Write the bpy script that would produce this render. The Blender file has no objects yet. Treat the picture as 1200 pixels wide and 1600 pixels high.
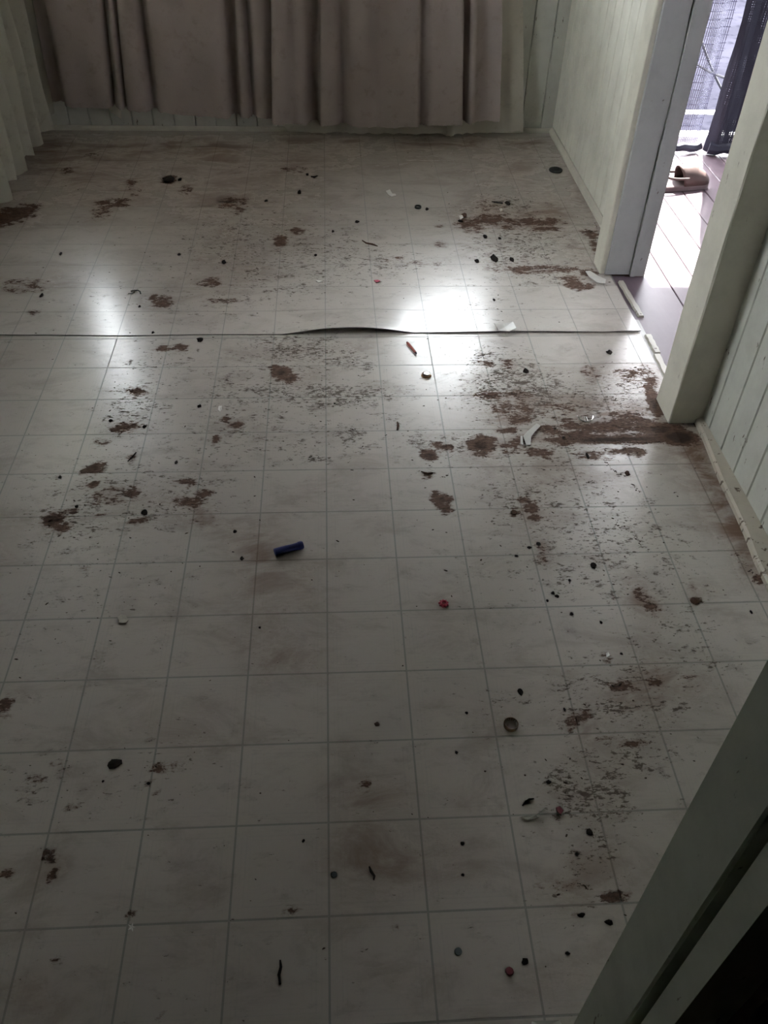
import bpy, bmesh, math, random
import numpy as np
from mathutils import Vector, Matrix, Euler

random.seed(7)
rng = np.random.default_rng(7)
SC = bpy.context.scene
COL = SC.collection
R = math.radians

# ------------------------------------------------------------------ camera
FPX = 1337.47
CAM = Vector((0.0222, -0.8472, 1.3470))
CEUL = Euler((0.823728, -0.0244215, -0.0533831), 'XYZ')
cd = bpy.data.cameras.new('camera'); cam = bpy.data.objects.new('camera', cd); COL.objects.link(cam)
cd.sensor_fit = 'VERTICAL'; cd.sensor_height = 36.0; cd.lens = FPX / 1600 * 36.0
cd.clip_start = 0.02; cd.clip_end = 200
cam.location = CAM; cam.rotation_euler = CEUL
SC.camera = cam

# ------------------------------------------------------------------ daylight
SKY = 9.0
SUN = 26.0
W = bpy.data.worlds.new('sky'); SC.world = W; W.use_nodes = True
bg = W.node_tree.nodes['Background']
bg.inputs[0].default_value = (0.93, 0.945, 1.0, 1); bg.inputs[1].default_value = SKY
sl = bpy.data.lights.new('sun', 'SUN'); so = bpy.data.objects.new('sun', sl); COL.objects.link(so)
sl.energy = SUN; sl.angle = R(0.6); sl.color = (1.0, 0.96, 0.9)
EL = R(58); AZ = Vector((0.334, 0.943, 0)).normalized()
to_sun = AZ * math.cos(EL) + Vector((0, 0, math.sin(EL)))
so.rotation_euler = to_sun.to_track_quat('Z', 'Y').to_euler()
so.location = (3, 6, 8)
SC.view_settings.view_transform = 'Standard'
SC.view_settings.look = 'None'
SC.view_settings.gamma = 1.0
SC.view_settings.use_curve_mapping = False
SC.view_settings.exposure = 1.52
SC.cycles.max_bounces = 12
SC.cycles.diffuse_bounces = 8
SC.cycles.transparent_max_bounces = 24

# ------------------------------------------------------------------ helpers
T = 0.152                                   # one printed vinyl tile
RM = CEUL.to_matrix()

def ray(px, py):
    return RM @ Vector(((px - 600) / FPX, -(py - 800) / FPX, -1))

def fl(px, py, z=0.0):                       # where a spot lies on a level surface
    d = ray(px, py); t = (z - CAM.z) / d.z
    return CAM + d * t

def onp(axis, val, px, py):                  # where a spot lies on an upright plane
    d = ray(px, py); t = (val - CAM[axis]) / d[axis]
    return CAM + d * t

def tag(o, label=None, cat=None, group=None, kind=None):
    if label: o['label'] = label
    if cat: o['category'] = cat
    if group: o['group'] = group
    if kind: o['kind'] = kind
    return o

def link(name, me, mat=None, parent=None, smooth=False):
    o = bpy.data.objects.new(name, me); COL.objects.link(o)
    if mat and not me.materials: me.materials.append(mat)
    if parent is not None: o.parent = parent
    if smooth: me.polygons.foreach_set('use_smooth', [True] * len(me.polygons))
    return o

def empty(name, loc=(0, 0, 0), rz=0.0):
    o = bpy.data.objects.new(name, None); COL.objects.link(o)
    o.location = loc; o.rotation_euler = (0, 0, rz); o.empty_display_size = 0.02
    return o

def pyd(name, v, f, mat=None, parent=None, smooth=False):
    me = bpy.data.meshes.new(name); me.from_pydata([tuple(a) for a in v], [], f); me.update()
    return link(name, me, mat, parent, smooth)

class MB:
    def __init__(s): s.v = []; s.f = []
    def box(s, x0, x1, y0, y1, z0, z1):
        n = len(s.v)
        s.v += [(x0,y0,z0),(x1,y0,z0),(x1,y1,z0),(x0,y1,z0),(x0,y0,z1),(x1,y0,z1),(x1,y1,z1),(x0,y1,z1)]
        s.f += [tuple(n+i for i in q) for q in ((0,3,2,1),(4,5,6,7),(0,1,5,4),(1,2,6,5),(2,3,7,6),(3,0,4,7))]
        return s
    def prism(s, pts, axis, a0, a1):
        # polygon pts (2D) swept along axis 0/1/2
        n = len(s.v); k = len(pts)
        for a in (a0, a1):
            for p in pts:
                if axis == 2: s.v.append((p[0], p[1], a))
                elif axis == 1: s.v.append((p[0], a, p[1]))
                else: s.v.append((a, p[0], p[1]))
        s.f.append(tuple(n + i for i in reversed(range(k)))); s.f.append(tuple(n + k + i for i in range(k)))
        for i in range(k):
            j = (i + 1) % k
            s.f.append((n + i, n + j, n + k + j, n + k + i))
        return s
    def tube(s, path, r, n=8, closed=False):
        path = [Vector(p) for p in path]; base = len(s.v); m = len(path)
        rr = r if isinstance(r, (list, tuple)) else [r] * m
        for i, p in enumerate(path):
            a = path[(i - 1) % m] if (closed or i > 0) else p
            b = path[(i + 1) % m] if (closed or i < m - 1) else p
            t = (b - a).normalized(); up = Vector((0, 0, 1)) if abs(t.z) < .9 else Vector((1, 0, 0))
            e1 = t.cross(up).normalized(); e2 = t.cross(e1).normalized()
            for k in range(n):
                w = 2 * math.pi * k / n
                s.v.append(tuple(p + (e1 * math.cos(w) + e2 * math.sin(w)) * rr[i]))
        for i in range(m if closed else m - 1):
            for k in range(n):
                a = base + i * n + k; b = base + i * n + (k + 1) % n
                c = base + ((i + 1) % m) * n + (k + 1) % n; d = base + ((i + 1) % m) * n + k
                s.f.append((a, b, c, d))
        if not closed:
            s.f.append(tuple(base + k for k in reversed(range(n))))
            s.f.append(tuple(base + (m - 1) * n + k for k in range(n)))
        return s
    def lathe(s, prof, n=24, cap0=False, cap1=False, closed=False):
        base = len(s.v); m = len(prof)
        for (r, z) in prof:
            for k in range(n):
                w = 2 * math.pi * k / n
                s.v.append((r * math.cos(w), r * math.sin(w), z))
        for i in range(m if closed else m - 1):
            for k in range(n):
                i2 = (i + 1) % m
                s.f.append((base+i*n+k, base+i*n+(k+1)%n, base+i2*n+(k+1)%n, base+i2*n+k))
        if cap0: s.f.append(tuple(base + k for k in reversed(range(n))))
        if cap1: s.f.append(tuple(base + (m-1)*n + k for k in range(n)))
        return s
    def build(s, name, mat=None, parent=None, smooth=False, bevel=0):
        o = pyd(name, s.v, s.f, mat, parent)
        bm = bmesh.new(); bm.from_mesh(o.data); bmesh.ops.recalc_face_normals(bm, faces=bm.faces)
        if bevel:
            bmesh.ops.bevel(bm, geom=list(bm.edges), offset=bevel, segments=1, affect='EDGES')
        bm.to_mesh(o.data); bm.free()
        if smooth:
            o.data.polygons.foreach_set('use_smooth', [True] * len(o.data.polygons))
            o.data.set_sharp_from_angle(angle=R(40))
        return o

# ------------------------------------------------------------------ materials
class NT:
    def __init__(s, name):
        s.m = bpy.data.materials.new(name); s.m.use_nodes = True
        s.t = s.m.node_tree; s.b = s.t.nodes['Principled BSDF']; s.out = s.t.nodes['Material Output']
    def n(s, kind, **kw):
        nd = s.t.nodes.new(kind)
        for k, v in kw.items(): setattr(nd, k, v)
        return nd
    def l(s, a, b): s.t.links.new(a, b)
    def val(s, x, sock):
        if isinstance(x, (int, float)): sock.default_value = x
        elif isinstance(x, tuple): sock.default_value = x
        else: s.l(x, sock)
    def math(s, op, a, b=None, c=None, clamp=False):
        nd = s.n('ShaderNodeMath', operation=op, use_clamp=clamp)
        s.val(a, nd.inputs[0])
        if b is not None: s.val(b, nd.inputs[1])
        if c is not None: s.val(c, nd.inputs[2])
        return nd.outputs[0]
    def step(s, x, a, b, lo=0.0, hi=1.0):
        nd = s.n('ShaderNodeMapRange', interpolation_type='SMOOTHSTEP')
        s.val(x, nd.inputs[0])
        for i, q in enumerate((a, b, lo, hi)): nd.inputs[1 + i].default_value = q
        return nd.outputs[0]
    def noise(s, vec, scale, detail=4, rough=.55, sc=None, dist=0.0):
        if sc is not None:
            mp = s.n('ShaderNodeMapping'); mp.inputs['Scale'].default_value = sc; s.l(vec, mp.inputs[0]); vec = mp.outputs[0]
        nd = s.n('ShaderNodeTexNoise'); s.l(vec, nd.inputs['Vector'])
        nd.inputs['Scale'].default_value = scale; nd.inputs['Detail'].default_value = detail
        nd.inputs['Roughness'].default_value = rough; nd.inputs['Distortion'].default_value = dist
        return nd.outputs['Fac']
    def mix(s, f, a, b, blend='MIX'):
        nd = s.n('ShaderNodeMix', data_type='RGBA', blend_type=blend)
        s.val(f, nd.inputs[0])
        for x, sock in ((a, nd.inputs[6]), (b, nd.inputs[7])):
            if isinstance(x, tuple): sock.default_value = (*x[:3], 1)
            else: s.l(x, sock)
        return nd.outputs[2]
    def pos(s): return s.n('ShaderNodeNewGeometry').outputs['Position']
    def obj(s): return s.n('ShaderNodeTexCoord').outputs['Object']
    def bump(s, h, strength=.3, dist=.002):
        nd = s.n('ShaderNodeBump'); nd.inputs['Strength'].default_value = strength; nd.inputs['Distance'].default_value = dist
        s.l(h, nd.inputs['Height']); s.l(nd.outputs[0], s.b.inputs['Normal'])
    def base(s, c): s.val(c if not isinstance(c, tuple) else (*c[:3], 1), s.b.inputs['Base Color'])
    def rough(s, r): s.val(r, s.b.inputs['Roughness'])

def plain(name, col, rough=.5, metal=0.0, var=.18, scale=40, spec=.5):
    t = NT(name); p = t.obj()
    n = t.noise(p, scale, 4)
    dark = tuple(c * (1 - var) for c in col); light = tuple(min(1, c * (1 + var)) for c in col)
    t.base(t.mix(n, dark, light)); t.rough(rough); t.b.inputs['Metallic'].default_value = metal
    t.b.inputs['Specular IOR Level'].default_value = spec
    return t.m

def paint(name, col, dirt=.5, rough=.45, low=True):
    # painted timber with grubby scuffs
    t = NT(name); p = t.pos()
    n1 = t.noise(p, 9, 6, .65); n2 = t.noise(p, 55, 5, .6, sc=(1, 1, .35)); n3 = t.noise(p, 160, 3, .6)
    c = t.mix(t.step(n1, .35, .7), col, tuple(x * .86 for x in col))
    chip = t.step(t.math('ADD', n2, t.math('MULTIPLY', n1, .25)), .80 - .1 * dirt, .86 - .1 * dirt)
    c = t.mix(chip, c, (.10, .065, .045))
    t.base(c); t.rough(t.math('ADD', rough - .1, t.math('MULTIPLY', n1, .2)))
    t.bump(n3, .15, .001)
    return t.m

M_WALL = paint('cream_green_paint', (.54, .54, .485), .35)
M_WALLF = paint('pale_cream_paint', (.65, .63, .55), -.4)
M_POST = paint('cream_gloss_paint', (.60, .575, .49), -.05, .4)
M_JAMB = paint('grey_blue_paint', (.40, .405, .40), .0, .4)
M_SKIRT = paint('chipped_cream_paint', (.50, .45, .37), .9, .5)
M_DARKP = paint('dull_green_paint', (.46, .50, .42), .2, .45)
M_CEIL = plain('ceiling_board', (.27, .26, .24), .7)
M_SUB = plain('brown_hardboard', (.12, .07, .05), .8, scale=20)
M_BACK = plain('backing_board', (.12, .11, .09), .8)
M_ALU = plain('window_frame_paint', (.65, .65, .62), .4)
M_OUT = plain('outer_cladding', (.60, .60, .58), .6)

def mat_vinyl(name, rlo, rhi, bumpk, wear, linek, coat=.5, ca=(.50, .462, .42), cb=(.57, .52, .47)):
    t = NT(name); p = t.pos()
    at = t.n('ShaderNodeAttribute', attribute_name='stain'); sep = t.n('ShaderNodeSeparateColor'); t.l(at.outputs['Color'], sep.inputs[0])
    br, gr, gm = sep.outputs[0], sep.outputs[1], sep.outputs[2]
    uv = t.n('ShaderNodeUVMap'); sx = t.n('ShaderNodeSeparateXYZ'); t.l(uv.outputs[0], sx.inputs[0])
    n_big = t.noise(p, 3.2, 4, .55); n_mid = t.noise(p, 24, 8, .72, sc=(.8, 1.3, 1), dist=.3); n_fine = t.noise(p, 120, 6, .72, sc=(.6, 1.35, 1), dist=.4)
    n_str = t.noise(p, 300, 3, .6, sc=(1, .09, 1)); n_str2 = t.noise(p, 300, 3, .6, sc=(.09, 1, 1))
    n_vf = t.noise(p, 420, 2, .5)
    base = t.mix(n_big, ca, cb)
    base = t.mix(t.math('MULTIPLY', t.step(n_str, .45, .75), .16), base, (.47, .46, .43))
    base = t.mix(t.math('MULTIPLY', t.step(n_str2, .45, .75), .10), base, (.47, .46, .43))
    # printed nested frame inside each tile
    def edge(c):
        a = t.math('ABSOLUTE', t.math('SUBTRACT', c, .5))
        return a
    ex = edge(sx.outputs[0]); ey = edge(sx.outputs[1]); mx = t.math('MAXIMUM', ex, ey)
    for c0, w, k in ((.375, .012, .16), (.33, .008, .10), (.425, .01, .10)):
        ln = t.math('SUBTRACT', 1.0, t.math('DIVIDE', t.math('ABSOLUTE', t.math('SUBTRACT', mx, c0)), w), clamp=True)
        base = t.mix(t.math('MULTIPLY', t.math('MULTIPLY', ln, k * linek), n_mid), base, (.36, .37, .34))
    # general dinginess, tan grime with the far reflection tint, scuffs
    n_sm = t.noise(p, 7, 8, .70, sc=(.8, 1.5, 1), dist=.5)
    n_sp = t.noise(p, 230, 4, .7, sc=(.7, 1.2, 1))
    ding = t.math('MULTIPLY', t.step(n_sm, .46, .70),   .42 * wear)
    base = t.mix(ding, base, (.27, .215, .175))
    g = t.math('MULTIPLY', gm, t.math('ADD', .35, t.math('MULTIPLY', t.step(n_sm, .35, .62), 1.0)), clamp=True)
    base = t.mix(t.math('MULTIPLY', g, .95, clamp=True), base, (.165, .095, .062))
    scuff = t.math('MULTIPLY', t.step(n_mid, .54, .66), t.math('ADD', .18, t.math('MULTIPLY', gr, .5)))
    base = t.mix(scuff, base, (.20, .155, .125))
    # dark ground-in flecks
    fk = t.math('ADD', t.math('MULTIPLY', n_fine, .62), t.math('ADD', t.math('MULTIPLY', n_mid, .38), t.math('MULTIPLY', gr, .13)))
    flk = t.step(fk, .600, .645)
    base = t.mix(t.math('MULTIPLY', flk, .80), base, (.075, .055, .043))
    sp = t.math('MULTIPLY', t.step(t.math('ADD', n_sp, t.math('MULTIPLY', gr, .06)), .70, .74), .75)
    base = t.mix(sp, base, (.06, .045, .035))
    # patches where the print has worn through to the brown backing
    bk = t.math('ADD', br, t.math('ADD', t.math('MULTIPLY', t.math('SUBTRACT', n_mid, .5), 2.6), t.math('MULTIPLY', t.math('SUBTRACT', n_fine, .5), 1.6)))
    bm_ = t.math('MULTIPLY', t.step(bk, .34, .46), t.step(br, .02, .14))
    halo = t.math('MULTIPLY', t.step(bk, .02, .42), t.step(br, .01, .15))
    base = t.mix(t.math('MULTIPLY', halo, .55), base, (.21, .14, .105))
    bc = t.mix(t.step(n_fine, .3, .7), (.17, .103, .076), (.055, .034, .026))
    bc = t.mix(t.math('MULTIPLY', t.step(t.math('ADD', br, t.math('MULTIPLY', n_mid, .5)), 1.0, 1.35), .85), bc, (.028, .018, .014))
    base = t.mix(t.math('MULTIPLY', bm_, .94), base, bc)
    dm = t.math('MAXIMUM', t.math('MAXIMUM', bm_, flk), t.math('MULTIPLY', g, .6))
    t.l(t.math('MULTIPLY', t.math('SUBTRACT', 1.0, t.math('MULTIPLY', dm, .85)), .55), t.b.inputs['Specular IOR Level'])
    t.base(base)
    rg = t.math('ADD', rlo, t.math('MULTIPLY', n_mid, rhi - rlo))
    rg = t.math('ADD', rg, t.math('MULTIPLY', dm, .45), clamp=True)
    t.rough(rg)
    t.l(t.math('MULTIPLY', t.math('SUBTRACT', 1.0, dm), coat), t.b.inputs['Coat Weight']); t.b.inputs['Coat Roughness'].default_value = .45
    h = t.math('ADD', t.math('MULTIPLY', n_str, .35), t.math('ADD', t.math('MULTIPLY', n_mid, 1.0), t.math('MULTIPLY', bm_, -1.2)))
    t.bump(h, bumpk, .0012)
    return t.m
M_VN = mat_vinyl('worn_tile_print_vinyl', .09, .34, .17, 1.0, 2.4, .35)
M_VF = mat_vinyl('glossy_tile_print_vinyl', .12, .27, .12, .8, .5, .8)

M_JN = mat_vinyl('printed_joint_grey', .30, .5, .1, 1.0, 0.0, .3, (.25, .25, .225), (.305, .30, .27))
M_JF = mat_vinyl('printed_joint_pale', .20, .4, .1, .8, 0.0, .3, (.21, .205, .19), (.26, .25, .23))

def mat_cloth(name, c1, c2, transl, stain):
    t = NT(name); p = t.pos()
    n1 = t.noise(p, 4, 5, .6); n2 = t.noise(p, 22, 5, .65); wv = t.noise(p, 420, 2, .5)
    c = t.mix(n1, c1, c2)
    c = t.mix(t.math('MULTIPLY', t.step(n2, .52, .72), stain), c, (.20, .16, .11))
    c = t.mix(t.math('MULTIPLY', wv, .18), c, tuple(x * .5 for x in c1))
    t.base(c); t.rough(.9); t.b.inputs['Specular IOR Level'].default_value = .1
    tr = t.n('ShaderNodeBsdfTranslucent'); t.l(c, tr.inputs[0])
    mx = t.n('ShaderNodeMixShader'); mx.inputs[0].default_value = transl
    t.l(t.b.outputs[0], mx.inputs[1]); t.l(tr.outputs[0], mx.inputs[2]); t.l(mx.outputs[0], t.out.inputs[0])
    t.bump(wv, .25, .001)
    return t.m
M_CURT = mat_cloth('grubby_mauve_cloth', (.47, .40, .375), (.34, .285, .262), .18, .3)
M_LINE = mat_cloth('pale_lining_cloth', (.68, .64, .56), (.58, .54, .47), .3, .2)
M_CURL = mat_cloth('cream_curtain_cloth', (.68, .66, .57), (.58, .56, .47), .5, .25)

def mat_glass():
    t = NT('clear_glass'); t.t.nodes.remove(t.b)
    tr = t.n('ShaderNodeBsdfTransparent'); tr.inputs[0].default_value = (.93, .95, .94, 1)
    gl = t.n('ShaderNodeBsdfGlossy'); gl.inputs['Roughness'].default_value = .02
    fr = t.n('ShaderNodeFresnel'); fr.inputs[0].default_value = 1.45
    mx = t.n('ShaderNodeMixShader'); t.l(fr.outputs[0], mx.inputs[0]); t.l(tr.outputs[0], mx.inputs[1]); t.l(gl.outputs[0], mx.inputs[2])
    t.l(mx.outputs[0], t.out.inputs[0]); return t.m
M_GLASS = mat_glass()

# ------------------------------------------------------------------ measurements of the room
XL, XR, XRF = -1.235, 0.99, 1.02      # left wall, near right wall, far right wall
YB, YP = 3.09, -0.464                 # end wall, partition with the doorway we look through
ZC = 2.0
DY0, DY1 = 1.04, 1.745                # outer doorway
XO = 1.065                            # outer skin
YS = 1.387                            # front edge of the overlapping far sheet

# ------------------------------------------------------------------ shell
def wallobj(name, mb, mat, label):
    return tag(mb.build(name, mat), label, 'wall', kind='structure')

tag(MB().box(-1.30, XO, -2.3, 3.16, -.10, -.0045).build('floor', M_SUB), 'dark brown hardboard underneath the vinyl sheets', 'floor', kind='structure')
tag(MB().box(-1.30, 1.10, -2.3, 4.05, ZC, ZC + .06).build('ceiling', M_CEIL), 'ceiling board with an eave added to keep sun off the end window', 'ceiling', kind='structure')  # board runs on past the end wall as an added eave against direct sun

WX0, WX1, WZ0, WZ1 = -1.22, .83, .80, 1.72      # end window
b = MB()
b.box(-1.30, XO, YB + .012, YB + .07, -.1, WZ0).box(-1.30, XO, YB + .012, YB + .07, WZ1, ZC)
b.box(-1.30, WX0, YB + .012, YB + .07, WZ0, WZ1).box(WX1, XO, YB + .012, YB + .07, WZ0, WZ1)
w_back = wallobj('wall_back', b, M_BACK, 'end wall of narrow cream boards behind the long curtains')
LY0, LY1 = 1.24, 2.75                              # side window
b = MB()
b.box(-1.30, XL - .012, -2.3, LY0, -.1, ZC).box(-1.30, XL - .012, LY1, 3.16, -.1, ZC)
b.box(-1.30, XL - .012, LY0, LY1, -.1, WZ0).box(-1.30, XL - .012, LY0, LY1, 1.62, ZC)
w_left = wallobj('wall_left', b, M_BACK, 'left wall of narrow boards behind the cream curtain')
b = MB().box(XR + .012, XO, -2.3, .95, -.1, ZC)
w_right = wallobj('wall_right', b, M_BACK, 'green-cream boarded wall on the near side of the doorway')
b = MB().box(XRF + .012, XO, 1.79, 3.16, -.1, ZC).box(XR, XO, .95, 1.80, 1.88, ZC)
w_rfar = wallobj('wall_right_far', b, M_BACK, 'pale cream boarded wall between doorway and end wall')
b = MB().box(.375, XO, YP - .075, YP, -.004, ZC).box(-1.30, -.53, YP - .075, YP, -.004, ZC).box(-.53, .375, YP - .075, YP, 1.93, ZC)
wallobj('wall_front', b, M_DARKP, 'partition wall around the opening the view looks through')
wallobj('wall_rear', MB().box(-1.30, XO, -2.36, -2.3, -.1, ZC), M_BACK, 'unlit wall of the space behind the partition')

PW = .0886
def plank_mesh(name, w, th, z0, z1, mat):
    c = .004
    pts = [(-w/2 + .0008, 0), (-w/2 + .0008, th - c), (-w/2 + c, th), (w/2 - c, th), (w/2 - .0008, th - c), (w/2 - .0008, 0)]
    o = MB().prism(pts, 2, z0, z1).build(name, mat)
    me = o.data; bpy.data.objects.remove(o); return me
def planks(parent, me, spots, rz):
    for (x, y) in spots:
        o = bpy.data.objects.new('plank', me); COL.objects.link(o); o.parent = parent
        o.location = (x, y, 0); o.rotation_euler = (0, 0, rz)
me = plank_mesh('plank', PW, .012, -.004, ZC, M_WALL)
planks(w_right, me, [(XR + .012, .7877 + PW * (1.5 - k)) for k in range(0, 15)], R(90))
me = plank_mesh('plank', PW, .012, -.004, ZC, M_WALLF)
planks(w_rfar, me, [(XRF + .012, 3.045 - PW * k) for k in range(15)], R(90))
me = plank_mesh('plank', .09, .012, -.004, WZ0 - .012, M_WALL)
planks(w_back, me, [(.975 - .045 + .0825 - .09 * k, YB + .012) for k in range(1, 25)], R(180))
planks(w_back, plank_mesh('plank', .09, .012, -.004, ZC, M_WALL), [(1.0125 - .0, YB + .012)], R(180))
me = plank_mesh('plank', PW, .012, -.004, WZ0 - .012, M_WALL)
planks(w_left, me, [(XL - .012, 3.045 - PW * k) for k in range(21)], R(-90))
planks(w_left, plank_mesh('plank', PW, .012, -.004, ZC, M_WALL), [(XL - .012, 3.045 - PW * k) for k in range(21, 40)], R(-90))

# windows
def window(name, x0, x1, z0, z1, along, at, label, n):
    e = tag(empty(name, (0, 0, 0)), label, 'window', kind='structure')
    def bx(a0, a1, d0, d1, za, zb, nm, mat):
        m = MB()
        if along == 'x': m.box(a0, a1, at + d0, at + d1, za, zb)
        else: m.box(at - d1, at - d0, a0, a1, za, zb)
        return m.build(nm, mat, e)
    f = .025
    bx(x0, x1, -.012, .07, z0 - .012, z0 + .004, 'sill', M_ALU); bx(x0, x1, .02, .06, z1 - f, z1, 'frame', M_ALU)
    bx(x0, x0 + f * .6, .02, .06, z0, z1, 'frame', M_ALU); bx(x1 - f * .6, x1, .02, .06, z0, z1, 'frame', M_ALU)
    bx(x0, x1, .02, .06, z0 + .004, z0 + f, 'frame', M_ALU)
    for k in range(1, n):
        xx = x0 + (x1 - x0) * k / n
        bx(xx - .012, xx + .012, .025, .055, z0 + f, z1 - f, 'mullion', M_ALU)
    for k in range(n):
        a = x0 + (x1 - x0) * k / n + .015; c = x0 + (x1 - x0) * (k + 1) / n - .015
        bx(a, c, .038, .042, z0 + f, z1 - f, 'pane', M_GLASS)
window('window_1', WX0, WX1, WZ0, WZ1, 'x', YB + .012, 'wide end window behind the mauve curtains', 3)
window('window_2', LY0, LY1, WZ0, 1.62, 'y', XL - .012, 'side window behind the cream curtain', 2)

# skirtings
def skirt(name, mb, label, mat=M_SKIRT):
    return tag(mb.build(name, mat), label, 'skirting', kind='structure')
skirt('baseboard_back', MB().prism([(YB, .0035), (YB - .016, .0035), (YB - .016, .012), (YB - .007, .02), (YB, .02)], 0, XL, XRF), 'thin cream skirting strip along the end wall', M_POST)
skirt('baseboard_right_far', MB().prism([(XRF, .004), (XRF - .016, .004), (XRF - .016, .014), (XRF - .005, .03), (XRF, .03)], 1, 1.84, YB - .016), 'cream skirting strip along the far right wall', M_POST)
b = MB(); n = 16
xa = [(.9735 + (.944 - .9735) * i / n) for i in range(n + 1)]
for i in range(n + 1):
    y = .94 + (YP - .94) * i / n * 1.0
    x = .9735 - .0335 * min(1.0, (.94 - y) / .57) + .0022 * math.sin(i * 1.7)
    b.v += [(XR, y, 0), (x, y, 0), (x, y, .012), (x + .005, y, .017), (XR, y, .021)]
for i in range(n):
    for k in range(5):
        a = i * 5 + k; c = i * 5 + (k + 1) % 5
        b.f.append((a, c, c + 5, a + 5))
b.f += [tuple(range(5)), tuple(n * 5 + k for k in reversed(range(5)))]
skirt('baseboard_right', b, 'grubby chipped skirting strip under the near right wall boards')
skirt('baseboard_left', MB().prism([(XL, .003), (XL + .016, .003), (XL + .016, .02), (XL, .028)], 1, YP, YB - .016), 'cream skirting strip below the cream curtain', M_POST)

# door posts
def rough_box(x0, x1, y0, y1, z0, z1, cuts=22, amp=.0012):
    b = MB(); nz = cuts; c = .003
    for i in range(nz + 1):
        z = z0 + (z1 - z0) * i / nz
        for (x, y) in ((x0 + c, y0), (x1, y0), (x1, y1), (x0 + c, y1), (x0, y1 - c), (x0, y0 + c)):
            b.v.append((x + random.uniform(-amp, amp), y + random.uniform(-amp, amp), z))
    for i in range(nz):
        for k in range(6):
            a = i * 6 + k; d = i * 6 + (k + 1) % 6
            b.f.append((a, d, d + 6, a + 6))
    b.f += [tuple(reversed(range(6))), tuple(nz * 6 + k for k in range(6))]
    return b
p = tag(empty('trim_1', (.95, .98, 0)), 'thick cream door post on the near side of the doorway', 'door post', kind='structure')
def child(mb, name, mat, par):
    o = mb.build(name, mat); o.parent = par; o.matrix_parent_inverse = par.matrix_world.inverted() if False else Matrix.Translation(par.location).inverted(); return o
child(rough_box(.903, XR + .004, .927, DY0, 0.0012, 1.9), 'post', M_POST, p)
child(MB().box(XR + .004, XO, .952, DY0, -.0, 1.9), 'jamb_lining', M_JAMB, p)
p = tag(empty('trim_2', (.97, 1.79, 0)), 'grey-blue door jamb with cream edge on the far side of the doorway', 'door jamb', kind='structure')
child(rough_box(.915, .9325, DY1 + .006, 1.835, .0045, 1.9), 'edge_board', M_POST, p)
child(rough_box(.9325, 1.0135, DY1, 1.79, .0045, 1.9), 'jamb_board', M_JAMB, p)
child(MB().box(1.0175, 1.032, DY1 - .008, 1.79, .0, 1.9), 'door_stop', M_JAMB, p)
child(MB().box(1.035, XO + .004, DY1 + .004, 1.79, -.02, 1.9), 'outer_strip', M_JAMB, p)
child(MB().box(.9325, XRF + .012, 1.79, 1.832, .004, 1.9), 'packing_board', M_BACK, p)

# the opening nearest the camera
p = tag(empty('trim_3', (.36, -.50, 0)), 'dull green door lining close by at lower right', 'door lining', kind='structure')
child(rough_box(.344, .375, -.542, YP, 0.001, 1.93, 10, .0006), 'lining_board', M_DARKP, p)
child(MB().box(.362, .39, -.556, -.542, 0, 1.93), 'rebate', M_BACK, p)
child(MB().box(.346, .42, -.588, -.556, 0, 1.93), 'casing', M_DARKP, p)
child(MB().box(.40, XO, -.60, -.588, 0, ZC), 'unlit_room_panel', M_BACK, p)  # dark colour stands in for the unlit room on this side

# ------------------------------------------------------------------ outside
def mat_deck():
    t = NT('mauve_deck_paint'); p = t.pos()
    n = t.noise(p, 14, 5, .6); n2 = t.noise(p, 120, 3, .6, sc=(1, .1, 1))
    c = t.mix(n, (.165, .118, .142), (.12, .087, .105)); c = t.mix(t.math('MULTIPLY', n2, .3), c, (.085, .06, .07))
    t.base(c); t.rough(.45); t.bump(n2, .2, .001); return t.m
M_DECK = mat_deck()
deck = tag(MB().box(XO, 2.6, -1.0, 3.02, -.09, -.062).build('deck', M_SUB), 'mauve painted porch boards outside the doorway', 'deck', kind='structure')
me0 = MB().box(0, .0935, -1.0, 3.02, -.062, -.04).build('board', M_DECK, bevel=.002).data
bpy.data.objects.remove([o for o in bpy.data.objects if o.data == me0][0])
for k in range(16):
    o = bpy.data.objects.new('board', me0); COL.objects.link(o); o.parent = deck; o.location.x = 1.0755 + .0965 * k
p = tag(empty('trim_4', (.98, 1.4, 0)), 'worn doorway sill with pale strip beside the vinyl edge', 'door sill', kind='structure')
child(MB().box(.945, 1.001, DY0, DY1, -.0045, -.001), 'sill_board', M_DECK, p)
child(MB().box(1.003, 1.072, DY0, DY1, -.03, -.004), 'sill_board', M_DECK, p)
M_STRIP = paint('pale_strip_paint', (.52, .49, .43), .3)
def strip(x0, y0, x1, y1, w, h):
    b = MB(); m = 8
    for i in range(m + 1):
        f = i / m; x = x0 + (x1 - x0) * f; y = y0 + (y1 - y0) * f; ww = w * (1 + .12 * math.sin(i * 2.3))
        b.v += [(x - ww/2, y, -.001), (x - ww/2 + .003, y, h), (x + ww/2 - .003, y, h), (x + ww/2, y, -.001)]
    for i in range(m):
        for k in range(4):
            a = i*4 + k; c = i*4 + (k+1) % 4; b.f.append((a, c, c+4, a+4))
    b.f += [(0,1,2,3), (m*4+3, m*4+2, m*4+1, m*4)]
    return b
child(strip(.976, 1.70, .982, 1.475, .020, .006), 'pale_strip', M_STRIP, p)
child(strip(.972, 1.365, .972, 1.265, .022, .006), 'pale_strip', M_STRIP, p)
child(strip(.968, 1.258, .966, 1.06, .022, .005), 'pale_strip', M_STRIP, p)

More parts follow.
